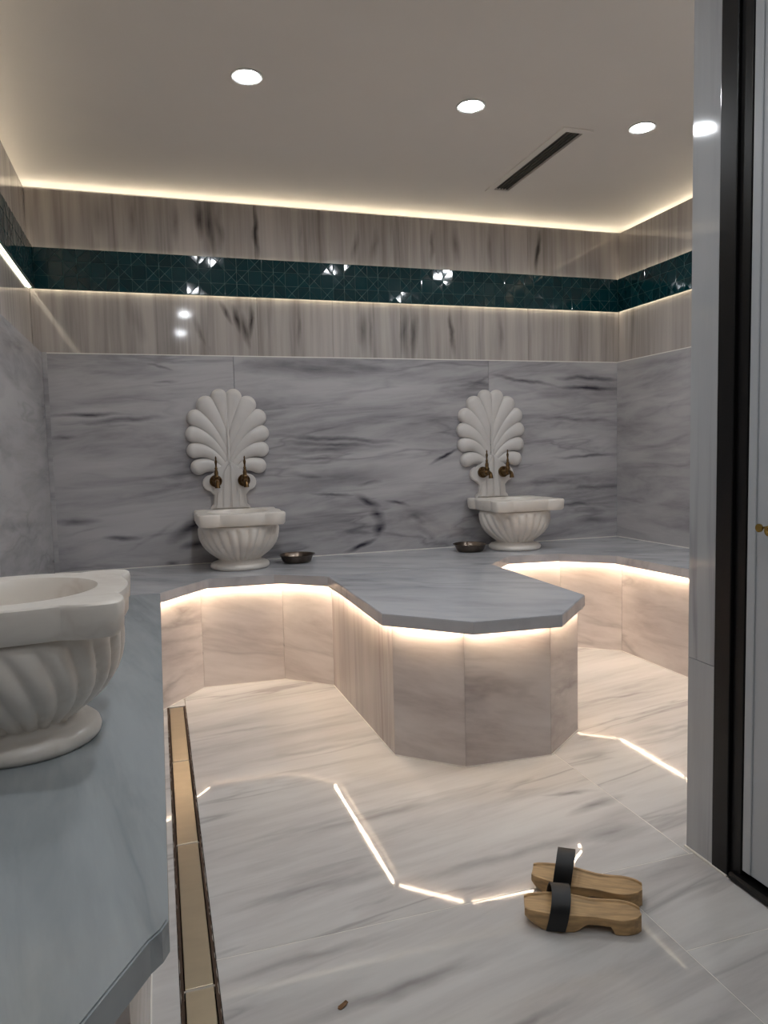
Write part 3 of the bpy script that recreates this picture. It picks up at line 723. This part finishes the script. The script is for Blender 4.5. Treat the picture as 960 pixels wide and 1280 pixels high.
# small crumb of dried leaf on the floor
bm = bmesh.new()
lf = [(0, 0, .001), (.010, .004, .004), (.018, .012, .003), (.014, .016, .006), (.006, .012, .005), (-.004, .010, .001), (-.006, .003, .003)]
v = [bm.verts.new(c) for c in lf]; bm.faces.new(v); bmesh.ops.triangulate(bm, faces=bm.faces[:])
r = bmesh.ops.solidify(bm, geom=bm.faces[:], thickness=.001)
o = obj('dried_leaf', bm, M_WOODD, None); o.location = (.30, 1.33, 0)
tag(o, 'tiny brown dried leaf scrap on the floor beside the drain', 'leaf')

# ------------------------------------------------------------------ recessed ceiling lamps
def make_down(label):
    t = thing('ceiling_downlight', label, 'lamp', group='round recessed ceiling lamps')
    bm = bmesh.new(); lathe(bm, [(.047, -.003), (.056, -.005), (.060, -.001), (.060, .0), (.047, .0), (.047, -.003)], 40, cap=False)
    obj('trim_ring', bm, M_WHITE, t, 40)
    bm = bmesh.new(); lathe(bm, [(.047, -.0015), (.047, -.0005)], 40)
    obj('lit_disc', bm, M_DOWN, t)
    return t
d1 = make_down('round white ceiling lamp above the left basin, leftmost of the far row'); d1.location = (.387, 2.82, CEIL)
dup(d1, (1.293, 2.823, CEIL), 0, 'round white ceiling lamp in the middle of the far row')
dup(d1, (2.113, 2.818, CEIL), 0, 'round white ceiling lamp right of the slot grille')
for y, s in ((1.70, 'over the floor between left bench and door'), (.61, 'over the front corner of the left bench'), (-.48, 'behind the viewer near the rear wall')):
    dup(d1, (.33, y, CEIL), 0, 'round white ceiling lamp '+s)
dup(d1, (2.096, 1.95, CEIL), 0, 'round white ceiling lamp hidden behind the marble post')

# ------------------------------------------------------------------ door with black frame
door = struct('door_1', 'white door in a glossy black frame beside the marble post')
FY0, FY1 = 1.440, 1.494
bbox('frame_post', XP-.004, XP+.03, FY0, FY1, .0, 2.34, M_BLACK, door, .002)
bbox('frame_post', XP+.006, XP+.06, 1.405, FY0, .0, 2.34, M_BLACK, door, .001)
bbox('frame_head', XP-.004, XP+.03, .42, FY0, 2.27, 2.34, M_BLACK, door, .002)
bbox('frame_post', XP-.004, XP+.03, .38, .43, .0, 2.27, M_BLACK, door, .002)
bbox('threshold', XP-.010, XP+.06, .43, 1.434, .0, .022, M_BLACK, door, .006)
leaf = bbox('door_leaf', XP+.012, XP+.045, .44, 1.404, .034, 2.262, M_DOOR, door, .002)
bbox('edge_moulding', XP+.008, XP+.012, 1.377, 1.403, .036, 2.26, M_DOOR, door, .002)
bm = bmesh.new()
lathe(bm, [(.024, 0), (.026, -.003), (.024, -.008), (.012, -.010), (.009, -.012), (.009, -.040), (.012, -.044)], 28, 'X')
tube(bm, [(-.042, 0, 0), (-.046, -.02, .001), (-.046, -.06, .004), (-.045, -.105, -.002)], [.008, .008, .007, .006], 12)
h = obj('door_handle', bm, M_HANDLE, door, 40); h.location = (XP+.012, 1.300, .905); h['label'] = 'brass door handle'
bm = bmesh.new(); tube(bm, [(0, 0, 0), (-.012, .0, 0), (-.03, .0, 0)], [.003, .003, .003], 8)
lathe(bm, [(.010, -.030), (.010, -.034)], 16, 'X', (0, 0, 0))
k = obj('door_key', bm, M_HANDLE, door, 40); k.location = (XP+.012, 1.338, .908)
